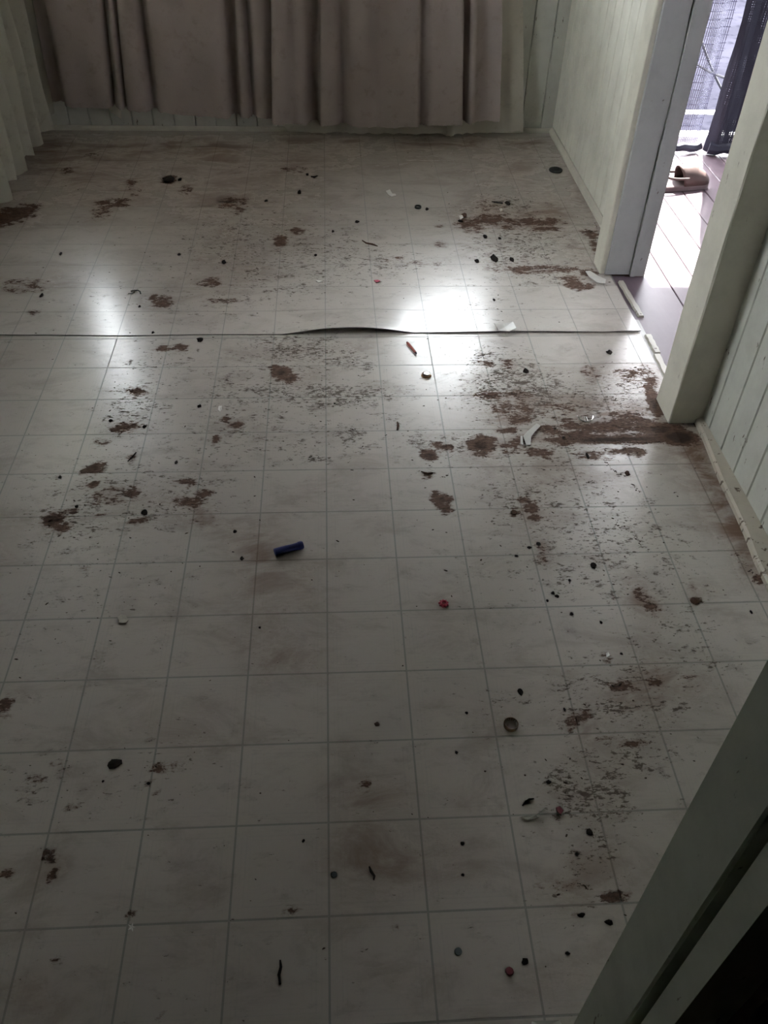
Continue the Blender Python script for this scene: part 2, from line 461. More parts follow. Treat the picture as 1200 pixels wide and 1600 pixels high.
def mat_ground():
    t = NT('dark_ground'); p = t.pos(); n = t.noise(p, 1.5, 6, .6); n2 = t.noise(p, 12, 4, .6)
    c = t.mix(n, (.030, .030, .040), (.0025, .0026, .004)); c = t.mix(t.math('MULTIPLY', t.step(n2, .5, .7), .5), c, (.005, .0053, .008))  # near-black ground tone, mottled at random
    t.base(c); t.rough(.9); t.b.inputs['Specular IOR Level'].default_value = .0; return t.m
tag(MB().box(-30, 30, -30, 40, -.6, -.5).build('ground', mat_ground()), 'sunlit ground beyond the shade net', 'ground', kind='structure')
tag(MB().box(1.05, 2.7, -1.0, 2.985, 2.06, 2.10).build('porch_roof', M_OUT), 'roof panel shading the porch above the doorway', 'roof', kind='structure')
tag(MB().box(1.06, 2.7, -1.06, -1.0, -.09, 2.06).build('porch_light_block', M_OUT), 'unseen panel added at the porch end to cut light from the doorway', 'wall', kind='structure')  # added out of view to hold back light reaching the doorway
M_WHITE = plain('white_paint', (.80, .80, .80), .5)
tag(MB().box(1.06, 2.7, 3.10, 3.17, -.09, -.012).build('kerb_beam', M_WHITE, bevel=.004), 'white beam lying behind the foot of the shade net', 'beam')
tag(MB().box(.9, 3.4, 3.44, 3.458, -.03, -.012).build('fence_rail', M_WHITE, bevel=.003), 'thin white rail beyond the net, farther than the beam', 'rail')
M_ROPE = plain('grey_rope', (.012, .012, .018), .8)
def rope(a, c, label):
    A = Vector(a); C = Vector(c); pts = [A.lerp(C, i / 10) + Vector((0, 0, -.05 * math.sin(math.pi * i / 10))) for i in range(11)]
    tag(MB().tube(pts, .006, 6).build('guy_rope', M_ROPE, smooth=True), label, 'rope', 'ropes beyond the net')
rope((1.55, 3.4, .62), (2.15, 3.9, -.1), 'upper grey rope slanting down beyond the light net')
rope((1.50, 3.4, .38), (2.05, 3.58, .08), 'lower grey rope slanting down beyond the light net')

def net(name, x0, x1, z0, z1, y, pitch, duty, mat, label, dz=.012, seed=0, hw=.004):
    r = random.Random(seed); b = MB()
    def yy(x, z): return y + .018 * math.sin(x * 23 + seed) + .010 * math.sin(x * 61 + z * 3) + .012 * math.sin(z * 5 + x * 9)
    nx = int((x1 - x0) / pitch)
    for i in range(nx + 1):
        xc = x0 + i * pitch; w = pitch * duty * r.uniform(.82, 1.22) / 2; m = 24; s = len(b.v)
        for k in range(m + 1):
            z = z0 + (z1 - z0) * k / m; o = .002 * math.sin(z * 17 + i)
            for q in (xc - w + o, xc + w + o): b.v.append((q, yy(q, z), z))
        for k in range(m): b.f.append((s + 2*k, s + 2*k + 1, s + 2*k + 3, s + 2*k + 2))
    nz = int((z1 - z0) / dz)
    for i in range(nz + 1):
        zc = z0 + i * dz; w = hw * r.uniform(.6, 1.2) * .5; m = max(6, int((x1 - x0) / .03)); s = len(b.v)
        for k in range(m + 1):
            x = x0 + (x1 - x0) * k / m
            for q in (zc - w, zc + w): b.v.append((x, yy(x, zc) - .001, q))
        for k in range(m): b.f.append((s + 2*k, s + 2*k + 2, s + 2*k + 3, s + 2*k + 1))
    o = pyd(name, b.v, b.f, mat)
    tag(o, label, 'shade net'); return o
M_NET = plain('navy_net_thread', (.022, .024, .045), .7); M_NETL = plain('sunlit_net_thread', (.17, .175, .25), .7)  # paler thread has the sun glowing through it put into its colour
nl = net('shade_net', 1.10, 1.668, -.02, 2.05, 2.975, .0075, .36, M_NETL, 'thin see-through shade net seen through the open doorway', .03, 1, .0022)
nd = net('shade_net', 1.69, 2.55, -.03, 2.05, 2.955, .0080, 1.04, M_NET, 'dark doubled shade net beside the near door post', .0085, 2, .0082)
ns = net('shade_net', -.98, 2.93, -.03, 2.05, -2.62, .012, .80, M_NET, 'unseen dark net added along the porch side to cut light', .02, 6, .012)  # unseen net, added to dim the light from the porch side
ns.rotation_euler = (0, 0, R(90)); ns['label'] = 'unseen dark net added along the porch side to cut light'
def hem(x0, x1, y, z, r0, par, seed):
    r = random.Random(seed); pts = []; m = 26
    for i in range(m + 1):
        x = x0 + (x1 - x0) * i / m
        pts.append((x, y - .012 + .012 * math.sin(x * 31), z + .003 * math.sin(x * 55 + seed) + r.uniform(-.004, .004)))
    o = MB().tube(pts, [r0 * r.uniform(.7, 1.3) for _ in pts], 8).build('bunched_hem', M_NET, par, smooth=True)
hem(1.10, 1.67, 2.975, -.012, .016, nl, 3); hem(1.70, 2.55, 2.955, -.008, .026, nd, 4)

# ------------------------------------------------------------------ dirt and wear map on the vinyl (marks measured on the floor, plus a painted far reflection tint)
ST = {'b': [], 'g': [], 'm': []}
def stain(ch, px, py, rx, ry, s=1.0, ang=0.0):
    c = fl(px, py); ex = abs(fl(px + rx, py).x - c.x); ey = abs(fl(px, py - ry).y - fl(px, py + ry).y) / 2
    ST[ch].append((c.x, c.y, ex, ey, s, ang))
B = lambda *a: stain('b', *a); G = lambda *a: stain('g', *a); Mm = lambda *a: stain('m', *a)
# far sheet
for a in ((24,336,34,13,.85),(0,346,26,12,.9),(45,325,22,8,.6),(205,288,10,9,.45),(213,302,8,7,.4),(178,318,34,8,.55),(158,333,18,12,.45),(290,297,11,9,.5),
          (365,318,26,11,.5),(372,328,12,10,.45),(437,378,12,9,.9),(465,363,12,6,.75),(325,441,22,8,.55),(345,471,34,4,.55),(255,473,18,10,.75),(240,466,8,6,.6),(40,448,40,12,.4),(52,490,10,6,.4),
          (735,352,26,14,.6),(770,345,40,12,.65),(800,350,26,12,.55),(845,348,40,7,.75),(820,347,8,5,.8),(765,322,26,9,.4),(855,360,30,6,.5),
          (830,422,55,7,.6),(880,421,26,6,.6),(905,446,24,9,.75),(895,438,22,7,.6),(922,368,16,10,.55),(930,388,10,18,.6),(920,428,16,7,.9),(770,420,20,8,.3),
          (625,405,10,4,.35),(605,408,6,3,.45),(690,383,14,5,.35),(686,355,9,3,.5),(660,412,30,5,.3),(265,282,13,7,.9),(105,268,12,6,.5),(460,266,22,5,.45),(140,244,20,6,.3)): B(*a)
for a in ((210,232,170,16,.45),(480,222,260,8,.5),(740,225,130,8,.5),(835,228,34,12,.6),(70,230,60,20,.5),(100,262,60,20,.45),(430,262,90,22,.3),(330,262,60,25,.3),(810,260,50,22,.35),(860,330,50,30,.4),(800,345,90,28,.5),  # wide ones along the end wall: grime plus tinted-in curtain reflection
          (60,440,60,30,.3),(330,310,110,26,.35),(400,360,110,40,.22),(360,420,80,40,.28),(910,400,30,40,.5),(930,350,14,50,.5),(905,300,14,50,.35),(250,470,60,25,.25),(840,410,90,25,.35),(15,340,60,25,.5),(190,300,80,30,.3)): Mm(*a)
for a in ((480,380,140,60,.45),(350,370,90,60,.5),(540,410,120,40,.4),(450,445,100,30,.45),(790,395,70,40,.75),(840,370,70,40,.6),(760,480,60,40,.35),(870,430,60,20,.7),(300,480,110,30,.35),(620,410,70,20,.45),(150,470,110,40,.2),(800,320,50,30,.6),(740,330,50,20,.5)): G(*a)
# near sheet, middle
for a in ((440,582,18,10,1.0),(454,592,12,8,.95),(430,572,8,5,.8),(671,711,16,10,1.0),(689,697,14,7,1.0),(704,699,6,7,.9),(751,697,22,17,1.0),(765,690,16,8,.8),(689,782,18,12,.95),(696,793,11,9,.9),(683,770,10,5,.6),
          (668,742,11,5,.7),(803,801,7,6,1.1),(820,783,11,7,.9),(832,792,12,12,.9),(836,808,13,6,.8),(845,862,7,18,.6),(790,672,22,6,.75),(815,690,18,9,.6),(800,700,26,10,.5),(845,708,24,10,.55),
          (960,687,130,7,1.1),(905,681,24,9,.9),(935,668,80,10,.75),(985,660,55,10,.8),(975,648,36,8,.65),(1030,672,46,13,1.0),(1062,684,34,14,1.2),(1022,632,12,22,1.0),(1015,612,10,14,.8),(1000,662,24,22,.8),(985,705,26,9,.7),(930,712,40,8,.5),
          (800,640,34,13,.6),(805,620,28,11,.5),(780,618,42,6,.6),(808,655,22,8,.6),(850,672,34,10,.55),(880,650,40,12,.35),(870,636,30,5,.4),(925,585,16,18,.4),(985,585,28,12,.45),(1015,590,14,20,.6),(760,568,14,7,.5),(795,570,14,9,.6)): B(*a)
for a in ((800,600,70,40,1.0),(815,640,60,30,1.0),(770,615,70,14,.9),(770,560,50,25,.75),(860,610,90,30,.6),(990,595,50,30,.8),(950,640,80,30,.7),(860,700,140,25,.7),(800,790,50,30,.6),(870,760,120,50,.5),(900,880,140,80,.55),(1000,850,120,90,.45),(690,700,70,40,.5)): G(*a)
for a in ((810,640,60,50,.6),(900,650,130,40,.5),(1000,660,80,40,.7),(985,590,60,30,.4),(1105,740,22,50,.75),(1145,815,28,50,.85),(1175,880,24,36,.9),(1080,700,30,24,.8),(1120,780,40,60,.4),(860,740,130,30,.35),(830,800,60,30,.4),(750,700,50,30,.35),(850,860,16,30,.5)): Mm(*a)
B(1192,906,14,8,1.0); B(1160,870,14,14,.3); B(1000,928,12,12,.42); B(1018,950,15,14,.55); B(1022,962,10,6,.5); B(1085,938,9,6,.85); B(1083,920,7,10,.5)
Mm(1010,942,30,34,.7); Mm(1085,930,18,18,.5)
for a in ((900,1126,15,8,.75),(893,1128,8,12,.7),(915,1120,10,9,.6),(970,1072,22,7,.6),(990,1078,30,8,.45),(948,1026,9,8,.7),(1020,1062,9,14,.5),(1025,1048,6,8,.5),(1085,1057,22,6,.35),(985,1160,34,4,.5),(945,1155,18,3,.5),(885,1045,8,6,.3),(965,1402,24,9,.9),(905,1430,10,5,.5),(880,1385,26,9,.35),(845,1380,16,6,.35),(1030,1055,8,20,.3)): B(*a)
for a in ((960,1090,120,70,.7),(930,1240,80,60,.8),(880,1240,40,60,.6),(940,1330,60,60,.5),(880,1400,60,40,.5),(780,1100,60,40,.3),(1080,1000,70,60,.5),(1000,1180,60,30,.7)): G(*a)
for a in ((970,1085,90,50,.35),(900,1130,50,30,.45),(1040,1060,90,50,.35),(920,1240,90,60,.25),(590,1345,90,60,.55),(575,1255,70,40,.4),(700,1300,60,80,.2),(930,1370,70,60,.35),(870,1540,80,50,.3),(780,1110,60,40,.2),(900,1400,60,20,.4)): Mm(*a)
# near sheet, left and centre
for a in ((83,812,18,13,.95),(95,826,15,8,.9),(108,799,22,5,.65),(150,731,18,9,.95),(134,736,9,5,.8),(147,757,9,6,.9),(205,768,16,6,.85),(183,772,36,13,.6),(172,783,22,8,.5),(300,784,22,9,.7),(282,782,16,8,.7),(317,770,15,9,.65),(316,812,18,12,.45),(290,753,18,5,.75),(298,758,6,4,.8),
          (195,667,22,10,.55),(215,612,20,10,.5),(210,620,8,7,.5),(366,663,16,7,.75),(353,655,8,8,.7),(337,686,7,8,.95),(206,715,8,9,.6),(158,690,14,6,.6),(253,545,12,5,.85),(283,544,12,6,.8),(268,546,16,2,.6),(205,668,14,8,.5),(215,815,16,6,.6),(155,806,9,4,.6),(140,870,6,4,.5),(128,890,12,3,.5),
          (6,1102,12,14,.95),(8,1120,10,6,.7),(79,1342,11,7,.6),(83,1368,10,8,.7),(12,1366,11,11,.6),(75,1333,6,10,.5),(255,1200,20,7,.5),(265,1198,6,6,.6),(310,1223,10,3,.55),(246,1242,7,5,.6),(232,1224,8,5,.6),(110,1263,12,5,.5),(55,1216,14,8,.3),(85,1195,12,4,.4),(192,1263,6,7,.4),
          (200,1435,10,6,.6),(92,1495,8,9,.45),(48,1503,6,5,.4),(360,1526,8,6,.55),(405,1528,8,6,.4),(252,1588,6,6,.6),(458,1420,12,6,.5),(571,1228,9,10,.6),(548,1240,26,4,.4),(615,1448,7,5,.5)): B(*a)
for a in ((470,545,70,20,.9),(430,540,30,20,.6),(545,562,26,10,.95),(572,574,14,9,1.0),(530,612,80,12,1.0),(520,632,46,5,1.1),(562,628,26,6,.9),(605,618,40,10,.8),(548,672,22,8,1.0),(545,688,24,12,.8),(566,705,18,6,.9),(488,716,34,8,.8),(610,655,26,14,.6),(440,610,40,20,.7),(495,620,30,8,.7),(660,690,20,8,.8),
          (210,640,60,60,.75),(250,560,80,30,.5),(360,620,50,60,.55),(150,760,110,50,.6),(300,775,60,40,.6),(110,820,70,40,.7),(230,810,40,20,.7),(480,580,120,60,.5),(350,700,120,60,.3),(150,900,120,60,.35),(100,1000,120,80,.2),(60,1230,90,60,.4),(250,1200,80,60,.4),(480,680,120,40,.4)): G(*a)
for a in ((430,905,75,60,.4),(395,850,40,34,.4),(440,1020,70,50,.35),(415,1040,16,26,.4),(400,880,24,20,.45),(180,775,60,22,.4),(305,785,50,26,.4),(320,815,30,18,.4),(90,815,36,26,.45),(200,665,40,20,.3),(300,1190,60,60,.25),(15,860,30,30,.3),(10,830,24,40,.2),(200,950,14,20,.25),(490,545,90,14,.25),(460,590,40,20,.3),(60,1550,60,50,.25),(80,1360,30,30,.3),(540,1160,30,12,.4)): Mm(*a)
for a in ((400,238,420,30,.35),(140,285,170,40,.35),(820,300,110,50,.3),(420,300,120,40,.25)): Mm(*a)  # broad brown band: dirt, with the curtain's reflection painted in
SA = {k: np.array(v) for k, v in ST.items()}
def field(ch, X, Y):
    out = np.zeros_like(X)
    for cx, cy, rx, ry, s, a in SA[ch]:
        if rx < .001: continue
        d2 = ((X - cx) / (rx * 1.15)) ** 2 + ((Y - cy) / (ry * 1.15)) ** 2
        v = s * np.clip(1 - d2, 0, 1) ** .8 if ch == 'b' else s * np.exp(-d2 * 1.3)
        out = np.maximum(out, v) if ch == 'b' else out + v * (1 - np.clip(out, 0, 1))
    return np.clip(out, 0, 1.3)

# ------------------------------------------------------------------ vinyl sheets
def bulge(x, y):
    x = np.asarray(x, float); y = np.asarray(y, float)
    def hump(c, hw, h): return h * np.clip(1 - ((x - c) / hw) ** 2, 0, 1) ** 1.2
    e = hump(.07, .195, .0190) + hump(.60, .36, .0040) + hump(-1.05, .22, .0035) + hump(.93, .09, .004)
    dy = np.clip(y - YS, 0, 9)
    return e * np.exp(-(dy / .11) ** 1.5) + .0006 * np.sin(x * 6.1 + y * 4.3) * np.clip(dy / .2, 0, 1)
def edge_y(x): return YS + .0022 * np.sin(np.asarray(x) * 5.1 + .6) + .0015 * np.sin(np.asarray(x) * 13.0)

def make_sheet(name, label, x_hi, rows, y_lo, y_hi, zt, mat, jmat, far):
    # the sheet itself carries the printed joints; the tiles stand a hair proud of it
    nx, ny = (150, 110) if far else (150, 150)
    xs = np.linspace(XL, x_hi(None), nx); b = MB()
    for lay in (0, 1):
        for j in range(ny):
            for x in xs:
                f = j / (ny - 1); f = f ** 1.3 if far else f
                y0 = float(edge_y(x)) if far else y_lo
                y = y0 + (y_hi - y0) * f
                z = zt - .0003 + (float(bulge(x, y)) if far else 0) - lay * .0020
                b.v.append((x, y, z))
    n = nx * ny
    for j in range(ny - 1):
        for i in range(nx - 1):
            a = j * nx + i
            b.f.append((a, a + 1, a + nx + 1, a + nx)); b.f.append((n + a, n + a + nx, n + a + nx + 1, n + a + 1))
    for i in range(nx - 1):
        b.f.append((i, n + i, n + i + 1, i + 1)); q = (ny - 1) * nx + i; b.f.append((q, q + 1, n + q + 1, n + q))
    for j in range(ny - 1):
        a = j * nx; b.f.append((a, a + nx, n + a + nx, n + a)); a += nx - 1; b.f.append((a, n + a, n + a + nx, a + nx))
    sh = b.build(name, jmat)
    A = np.array(b.v); col = np.ones((len(A), 4), np.float32)
    for q, ch in enumerate(('b', 'g', 'm')): col[:, q] = field(ch, A[:, 0], A[:, 1])
    sh.data.color_attributes.new('stain', 'FLOAT_COLOR', 'POINT').data.foreach_set('color', col.ravel())
    tag(sh, label, 'vinyl sheet')
    g = .0011 if far else .0017; N = 14
    for r in rows:
        for c in range(-9, 7):
            x0, x1 = c * T + g, (c + 1) * T - g; y0, y1 = r * T + g, (r + 1) * T - g
            x0 = max(x0, XL); x1 = min(x1, x_hi(r)); y0 = max(y0, y_lo); y1 = min(y1, y_hi)
            if x1 - x0 < .01 or y1 - y0 < .004: continue
            n_x = max(2, int(N * (x1 - x0) / T + .5)); n_y = max(2, int(N * (y1 - y0) / T + .5))
            gx = np.linspace(x0, x1, n_x + 1); gy = np.linspace(y0, y1, n_y + 1)
            X, Y = np.meshgrid(gx, gy)
            if far and y0 <= YS + .003:
                Y = Y + (edge_y(X) - YS) * ((y1 - Y) / (y1 - y0))
            Z = np.full_like(X, zt) + (bulge(X, Y) if far else 0)
            V = np.stack([X, Y, Z], -1).reshape(-1, 3).tolist()
            m = n_x + 1; F = []
            for j in range(n_y):
                for i in range(n_x):
                    a = j * m + i; F.append((a, a + 1, a + m + 1, a + m))
            ring = [i for i in range(m)] + [j * m + n_x for j in range(1, n_y + 1)] + [n_y * m + i for i in range(n_x - 1, -1, -1)] + [j * m for j in range(n_y - 1, 0, -1)]
            base = len(V); nr = len(ring)
            for q in ring: V.append(list(V[q]))
            for q in ring: V.append([V[q][0], V[q][1], V[q][2] - .0006])
            for k in range(nr):
                k2 = (k + 1) % nr; F.append((base + k, base + nr + k, base + nr + k2, base + k2))
            me = bpy.data.meshes.new('tile'); me.from_pydata(V, [], F)
            A = np.array(V)
            col = np.ones((len(V), 4), np.float32)
            for q, ch in enumerate(('b', 'g', 'm')): col[:, q] = field(ch, A[:, 0], A[:, 1])
            ca = me.color_attributes.new('stain', 'FLOAT_COLOR', 'POINT'); ca.data.foreach_set('color', col.ravel())
            uvl = me.uv_layers.new(name='UVMap')
            li = np.empty(len(me.loops), np.int32); me.loops.foreach_get('vertex_index', li)
            uvl.data.foreach_set('uv', np.stack([(A[li, 0] - c * T) / T, (A[li, 1] - r * T) / T], 1).astype(np.float32).ravel())
            me.materials.append(mat); me.update()
            o = link('tile', me, None, sh)
            if far: me.polygons.foreach_set('use_smooth', [True] * (n_x * n_y) + [False] * len(ring))
    return sh
def xn(r): return .97 if r is None else (.985 if r <= 5 else .952)
def xf(r): return .955 if r is None else (.955 if r <= 10 else (.950 if r == 11 else XRF - .004))
make_sheet('vinyl_sheet', 'worn near vinyl floor sheet printed with grey square tiles', xn, range(-5, 10), -.75, 1.46, 0.0, M_VN, M_JN, False)
make_sheet('vinyl_sheet', 'glossy far vinyl floor sheet whose front edge curls up at the seam', xf, range(9, 21), YS, YB, .0026, M_VF, M_JF, True)

def fz(x, y):
    return .0026 + float(bulge(x, y)) if y > YS else .0
def at(px, py):
    p = fl(px, py, 0.0)
    for _ in range(3): p = fl(px, py, fz(p.x, p.y))
    return p
def mpp(px, py):                               # metres covered by one pixel sideways on the floor there
    return abs(fl(px + .5, py).x - fl(px - .5, py).x)

# ------------------------------------------------------------------ curtains
def catmull(P, n=5):
    P = [np.array(p, float) for p in P]; out = []
    for i in range(len(P) - 1):
        a = P[max(0, i-1)]; b_ = P[i]; c = P[i+1]; d = P[min(len(P)-1, i+2)]
        for k in range(n):
            t = k / n
            out.append(.5 * ((2*b_) + (-a + c)*t + (2*a - 5*b_ + 4*c - d)*t*t + (-a + 3*b_ - 3*c + d)*t**3))
    out.append(P[-1]); return out
def curtain_mesh(keys, ymid, hem_fn, ztop, shift=None, n=5, nz=34, rag=.003, seed=1):
    r = random.Random(seed); K = catmull(keys, n); V = []; F = []; m = len(K)
    hz = [hem_fn(k[1]) + r.uniform(-rag, rag) for k in K]
    for j in range(nz + 1):
        f = j / nz; f = f ** 1.6
        for i, (xt, xb, d) in enumerate(K):
            z = hz[i] + (ztop - hz[i]) * f
            g = min(1.0, z / .52); x = xb + (xt - xb) * g
            if shift: x = shift(x, z)
            amp = 1.0 - .35 * min(1, max(0, (z - .5) / 1.0))
            y = ymid - d * .01 * amp + .004 * math.sin(x * 19 + z * 7) + .003 * math.sin(z * 15 + x * 40)
            V.append((x, y, z))
    for j in range(nz):
        for i in range(m - 1):
            a = j * m + i; F.append((a, a + 1, a + m + 1, a + m))
    return V, F
def X3(px, py, y=3.0): return onp(1, y, px, py).x
M_POLE = plain('curtain_pole', (.45, .42, .36), .4)
def key(L, hy): return [(X3(a, 0), X3(b_, hy), d) for a, b_, d in L]
KL = [(48,80,-2),(56,88,-3.5),(66,98,-3.5),(72,104,2),(85,116,3.2),(110,140,3),(135,155,3.4),(151,166,2.6),(157,171,1),(160,174,-3.2),(165,178,-.5),(170,184,2.2),(176,190,1.8),(179,193,-2.4),(184,197,1.6),(195,210,3.2),(205,224,3),(211,230,1.5),(217,237,-3.6),(224,243,-2.5),(232,250,1.2),(260,280,2.6),(285,303,1.6),(300,318,1.8),(330,340,3.4),(348,355,2.6),(352,359,-3.2),(358,365,-4),(364,371,-2.6),(368,375,1.6),(378,386,2.2),(384,393,-2.2),(392,400,1),(408,413,2),(424,426,0),(440,442,-2)]
KR = [(424,424,2.5),(426,426,4.2),(434,435,4.6),(446,447,3.4),(456,458,1.2),(466,467,2.4),(476,478,1.6),(486,485,-3),(497,496,-3.2),(500,499,2.8),(504,503,4),(514,513,3.6),(522,524,2),(531,533,-1.4),(538,541,-.8),(548,552,2.2),(570,575,3.2),(588,590,1.4),(596,598,1.6),(612,614,3.2),(640,640,3.4),(653,653,3.4),(657,656,.2),(664,663,1),(676,675,3),(700,700,3),(721,720,3.8),(724,722,2),(726,723,-3.6),(730,727,-2.6),(736,732,1.4),(744,739,2.4),(753,749,-.4),(765,762,-1.4),(776,774,-.6),(785,783,.8)]
hl = lambda x: float(np.interp(x, [-1.15, -.9, -.55, -.2], [.135, .125, .095, .085]))
hr = lambda x: float(np.interp(x, [-.22, -.1, .1, .3, .5, .78], [.078, .072, .066, .062, .075, .082]))
def sweep_right(x, z):
    # held back above the sill: the free edge dips left around the tie and comes out again towards the rod
    k = math.exp(-((z - .95) / (.20 if z < .95 else .42)) ** 2)
    return x - k * .44 * max(0, (x + .15) / .95) ** 1.2
def sweep_left(x, z):
    k = min(1, max(0, (z - .55) / .25)); return x + k * .085 * max(0, (-.7 - x) / .45)
def curtain(name, keys, ymid, hf, label, mat, shift=None, seed=1, group=None):
    V, F = curtain_mesh(keys, ymid, hf, 1.76, shift, seed=seed)
    o = pyd(name, V, F, mat, smooth=True); tag(o, label, 'curtain', group); return o
c1 = curtain('curtain', key(KL, 170), 3.005, hl, 'grubby mauve curtain hanging at left of the end wall', M_CURT, sweep_left, 1, 'curtains on the end wall')
c2 = curtain('curtain', key(KR, 186), 2.985, hr, 'grubby mauve curtain with pale lining showing below its hem', M_CURT, sweep_right, 2, 'curtains on the end wall')
LK = [(px, px, d) for px, d in ((430,0),(445,.8),(470,0),(500,.9),(530,.2),(560,.8),(600,.3),(640,.9),(690,.2),(698,1.6),(708,1.5),(712,.1),(745,.6),(785,.2),(800,.9),(818,.4))]
hln = lambda x: float(np.interp(x, [X3(430,190), X3(452,200), X3(500,206), X3(600,208), X3(697,211), X3(708,212), X3(714,207), X3(818,203)], [.060, .022, .016, .013, .010, .010, .014, .026]))
V, F = curtain_mesh([(X3(a, 0, 3.045), X3(a, 200, 3.045), d) for a, _, d in LK], 3.036, hln, 1.74, sweep_right, rag=.004, seed=5)
pyd('lining', V, F, M_LINE, c2, smooth=True)['label'] = 'pale lining hanging lower than the curtain'
V, F = curtain_mesh([(X3(a, 0, 3.04), X3(b_, 175, 3.04), d) for a, b_, d in ((150,166,0),(160,172,.6),(170,180,.2),(176,186,.4))], 3.045, lambda x: float(np.interp(x, [X3(166,175,3.04), X3(186,180,3.04)], [.10, .062])), .5, None, seed=8)
pyd('lining', V, F, M_LINE, c1, smooth=True)['label'] = 'small pale rag of lining below the hem'
tag(MB().tube([(-1.22, 3.03, 1.765), (.98, 3.03, 1.765)], .008, 10).build('curtain_rod', M_POLE, smooth=True), 'thin rod carrying the mauve curtains', 'rod')
# left curtain
r = random.Random(4); LKy = []; y = 3.055; k = 0
while y > 1.78:
    LKy.append((y, y + r.uniform(-.006, .006), (4.0 if k % 2 == 0 else -2.8) * r.uniform(.7, 1.15))); y -= r.uniform(.045, .085); k += 1
V, F = curtain_mesh(LKy, 0.0, lambda q: .045 + .03 * max(0, (q - 2.8) / .25) + .012 * math.sin(q * 27), 1.70, None, n=4, nz=30, seed=9)
V = [(-1.172 + .0 - y_, x_, z_) for (x_, y_, z_) in V]
cl = tag(pyd('curtain', V, F, M_CURL, smooth=True), 'cream-green pleated curtain hanging along the left wall', 'curtain')
tag(MB().tube([(-1.172, 1.2, 1.71), (-1.172, 3.06, 1.71)], .008, 10).build('curtain_rod', M_POLE, smooth=True), 'thin rod carrying the cream curtain', 'rod')


# ------------------------------------------------------------------ things lying on the floor
def rodmesh(name, a, c, r, mat, par=None, n=10):
    return MB().tube([a, c], r, n).build(name, mat, par, smooth=True)
M_BLUE = plain('navy_plastic', (.012, .022, .16), .35); M_DBLUE = plain('dark_navy_inside', (.006, .008, .03), .6)
M_RED = plain('crimson_plastic', (.42, .03, .07), .4); M_DRED = plain('dull_red', (.15, .014, .024), .6)
M_WAX = plain('brick_red_wood', (.42, .10, .07), .5); M_TIP = plain('charred_tip', (.05, .03, .03), .8)
M_SILV = plain('bright_metal', (.75, .74, .72), .22, 1.0); M_BRON = plain('bronze_metal', (.36, .22, .12), .4, .8)
M_AMBER = plain('amber_brown_plastic', (.10, .055, .02), .35); M_BLK = plain('black_rubber', (.02, .022, .02), .6)
M_CRUMB = plain('dark_dirt', (.018, .014, .012), .9, var=.4, spec=.12); M_CRUMBB = plain('brown_dirt', (.085, .048, .034), .9, var=.35, spec=.12)
M_WCHIP = plain('white_chip', (.75, .74, .70), .6); M_PCHIP = plain('pale_beige_chip', (.50, .47, .40), .6)
M_VSCR = plain('vinyl_scrap_face', (.58, .56, .52), .35); M_GREY = plain('grey_green_disc', (.07, .09, .085), .6)

# blue tube: hollow, one end open, bitten lower edge
a = fl(429, 863, .0085); c = fl(474, 851, .0085); d = (c - a); L = d.length
e = tag(empty('plastic_tube', ((a.x + c.x) / 2, (a.y + c.y) / 2, .0001), math.atan2(d.y, d.x)), 'navy blue plastic tube lying in the middle of the near sheet', 'plastic tube')
b = MB(); prof = [(.0000, -L/2+.008), (.0062, -L/2+.008), (.0068, -L/2), (.0083, -L/2), (.0086, -L/2+.004), (.0084, -L*.05), (.0078, L*.12), (.0082, L*.30), (.0086, L/2-.006), (.0080, L/2-.001), (.0, L/2)]
b.lathe(prof[1:-1], 24, True, True)
o = b.build('barrel', M_BLUE, e, smooth=True); o.rotation_euler = (0, R(90), 0); o.location = (0, 0, .0086)
o = MB().lathe([(.0088, L/2-.012), (.0092, L/2-.011), (.0092, L/2-.004), (.0086, L/2-.003)], 24).build('collar', M_BLUE, e, smooth=True); o.rotation_euler = (0, R(90), 0); o.location = (0, 0, .0088)
o = MB().lathe([(.0062, -L/2+.0075), (.0, -L/2+.0078)], 24).build('inner_plug', M_DBLUE, e); o.rotation_euler = (0, R(90), 0); o.location = (0, 0, .0086)

# red stub
a = fl(636, 535, .003); c = fl(650, 552, .003); d = c - a; L = d.length
e = tag(empty('red_stub', (a.x, a.y, .0002), math.atan2(d.y, d.x)), 'brick red stub of a thin stick just below the lifted seam', 'stub')
o = MB().lathe([(.0034, .004), (.0037, .007), (.0037, L - .006), (.0034, L - .003)], 6, True, True).build('shaft', M_WAX, e); o.rotation_euler = (0, R(90), 0); o.location = (0, 0, .0036)
o = MB().lathe([(.0026, 0), (.0034, .004)], 6, True, True).build('tip', M_TIP, e); o.rotation_euler = (0, R(90), 0); o.location = (0, 0, .0036)
o = MB().lathe([(.0034, L - .003), (.0028, L + .001), (.0012, L + .004)], 6, True, True).build('broken_end', M_TIP, e); o.rotation_euler = (0, R(90), 0); o.location = (0, 0, .0036)

# bottle cap
p_ = fl(666, 587); e = tag(empty('metal_bottle_top', (p_.x, p_.y, .0002)), 'shiny bottle cap with bronze side below the red stub', 'bottle cap')
rr = 7.6 * mpp(666, 587)
b = MB(); n = 42; base = []
for z, q, am in ((0, 1.04, .035), (.002, 1.02, .03), (.005, .97, .0), (.0066, .90, .0)):
    for k in range(n):
        w = 2 * math.pi * k / n; r_ = rr * (q + am * math.cos(21 * w)); b.v.append((r_ * math.cos(w), r_ * math.sin(w), z))
for j in range(3):
    for k in range(n): b.f.append((j*n+k, j*n+(k+1)%n, (j+1)*n+(k+1)%n, (j+1)*n+k))
b.build('crimped_skirt', M_BRON, e, smooth=True)
MB().lathe([(rr*.90, .0066), (rr*.80, .0072), (rr*.3, .0073)], n, False, True).build('glare_top', M_SILV, e, smooth=True)  # silver tone puts the glare on the metal into the top

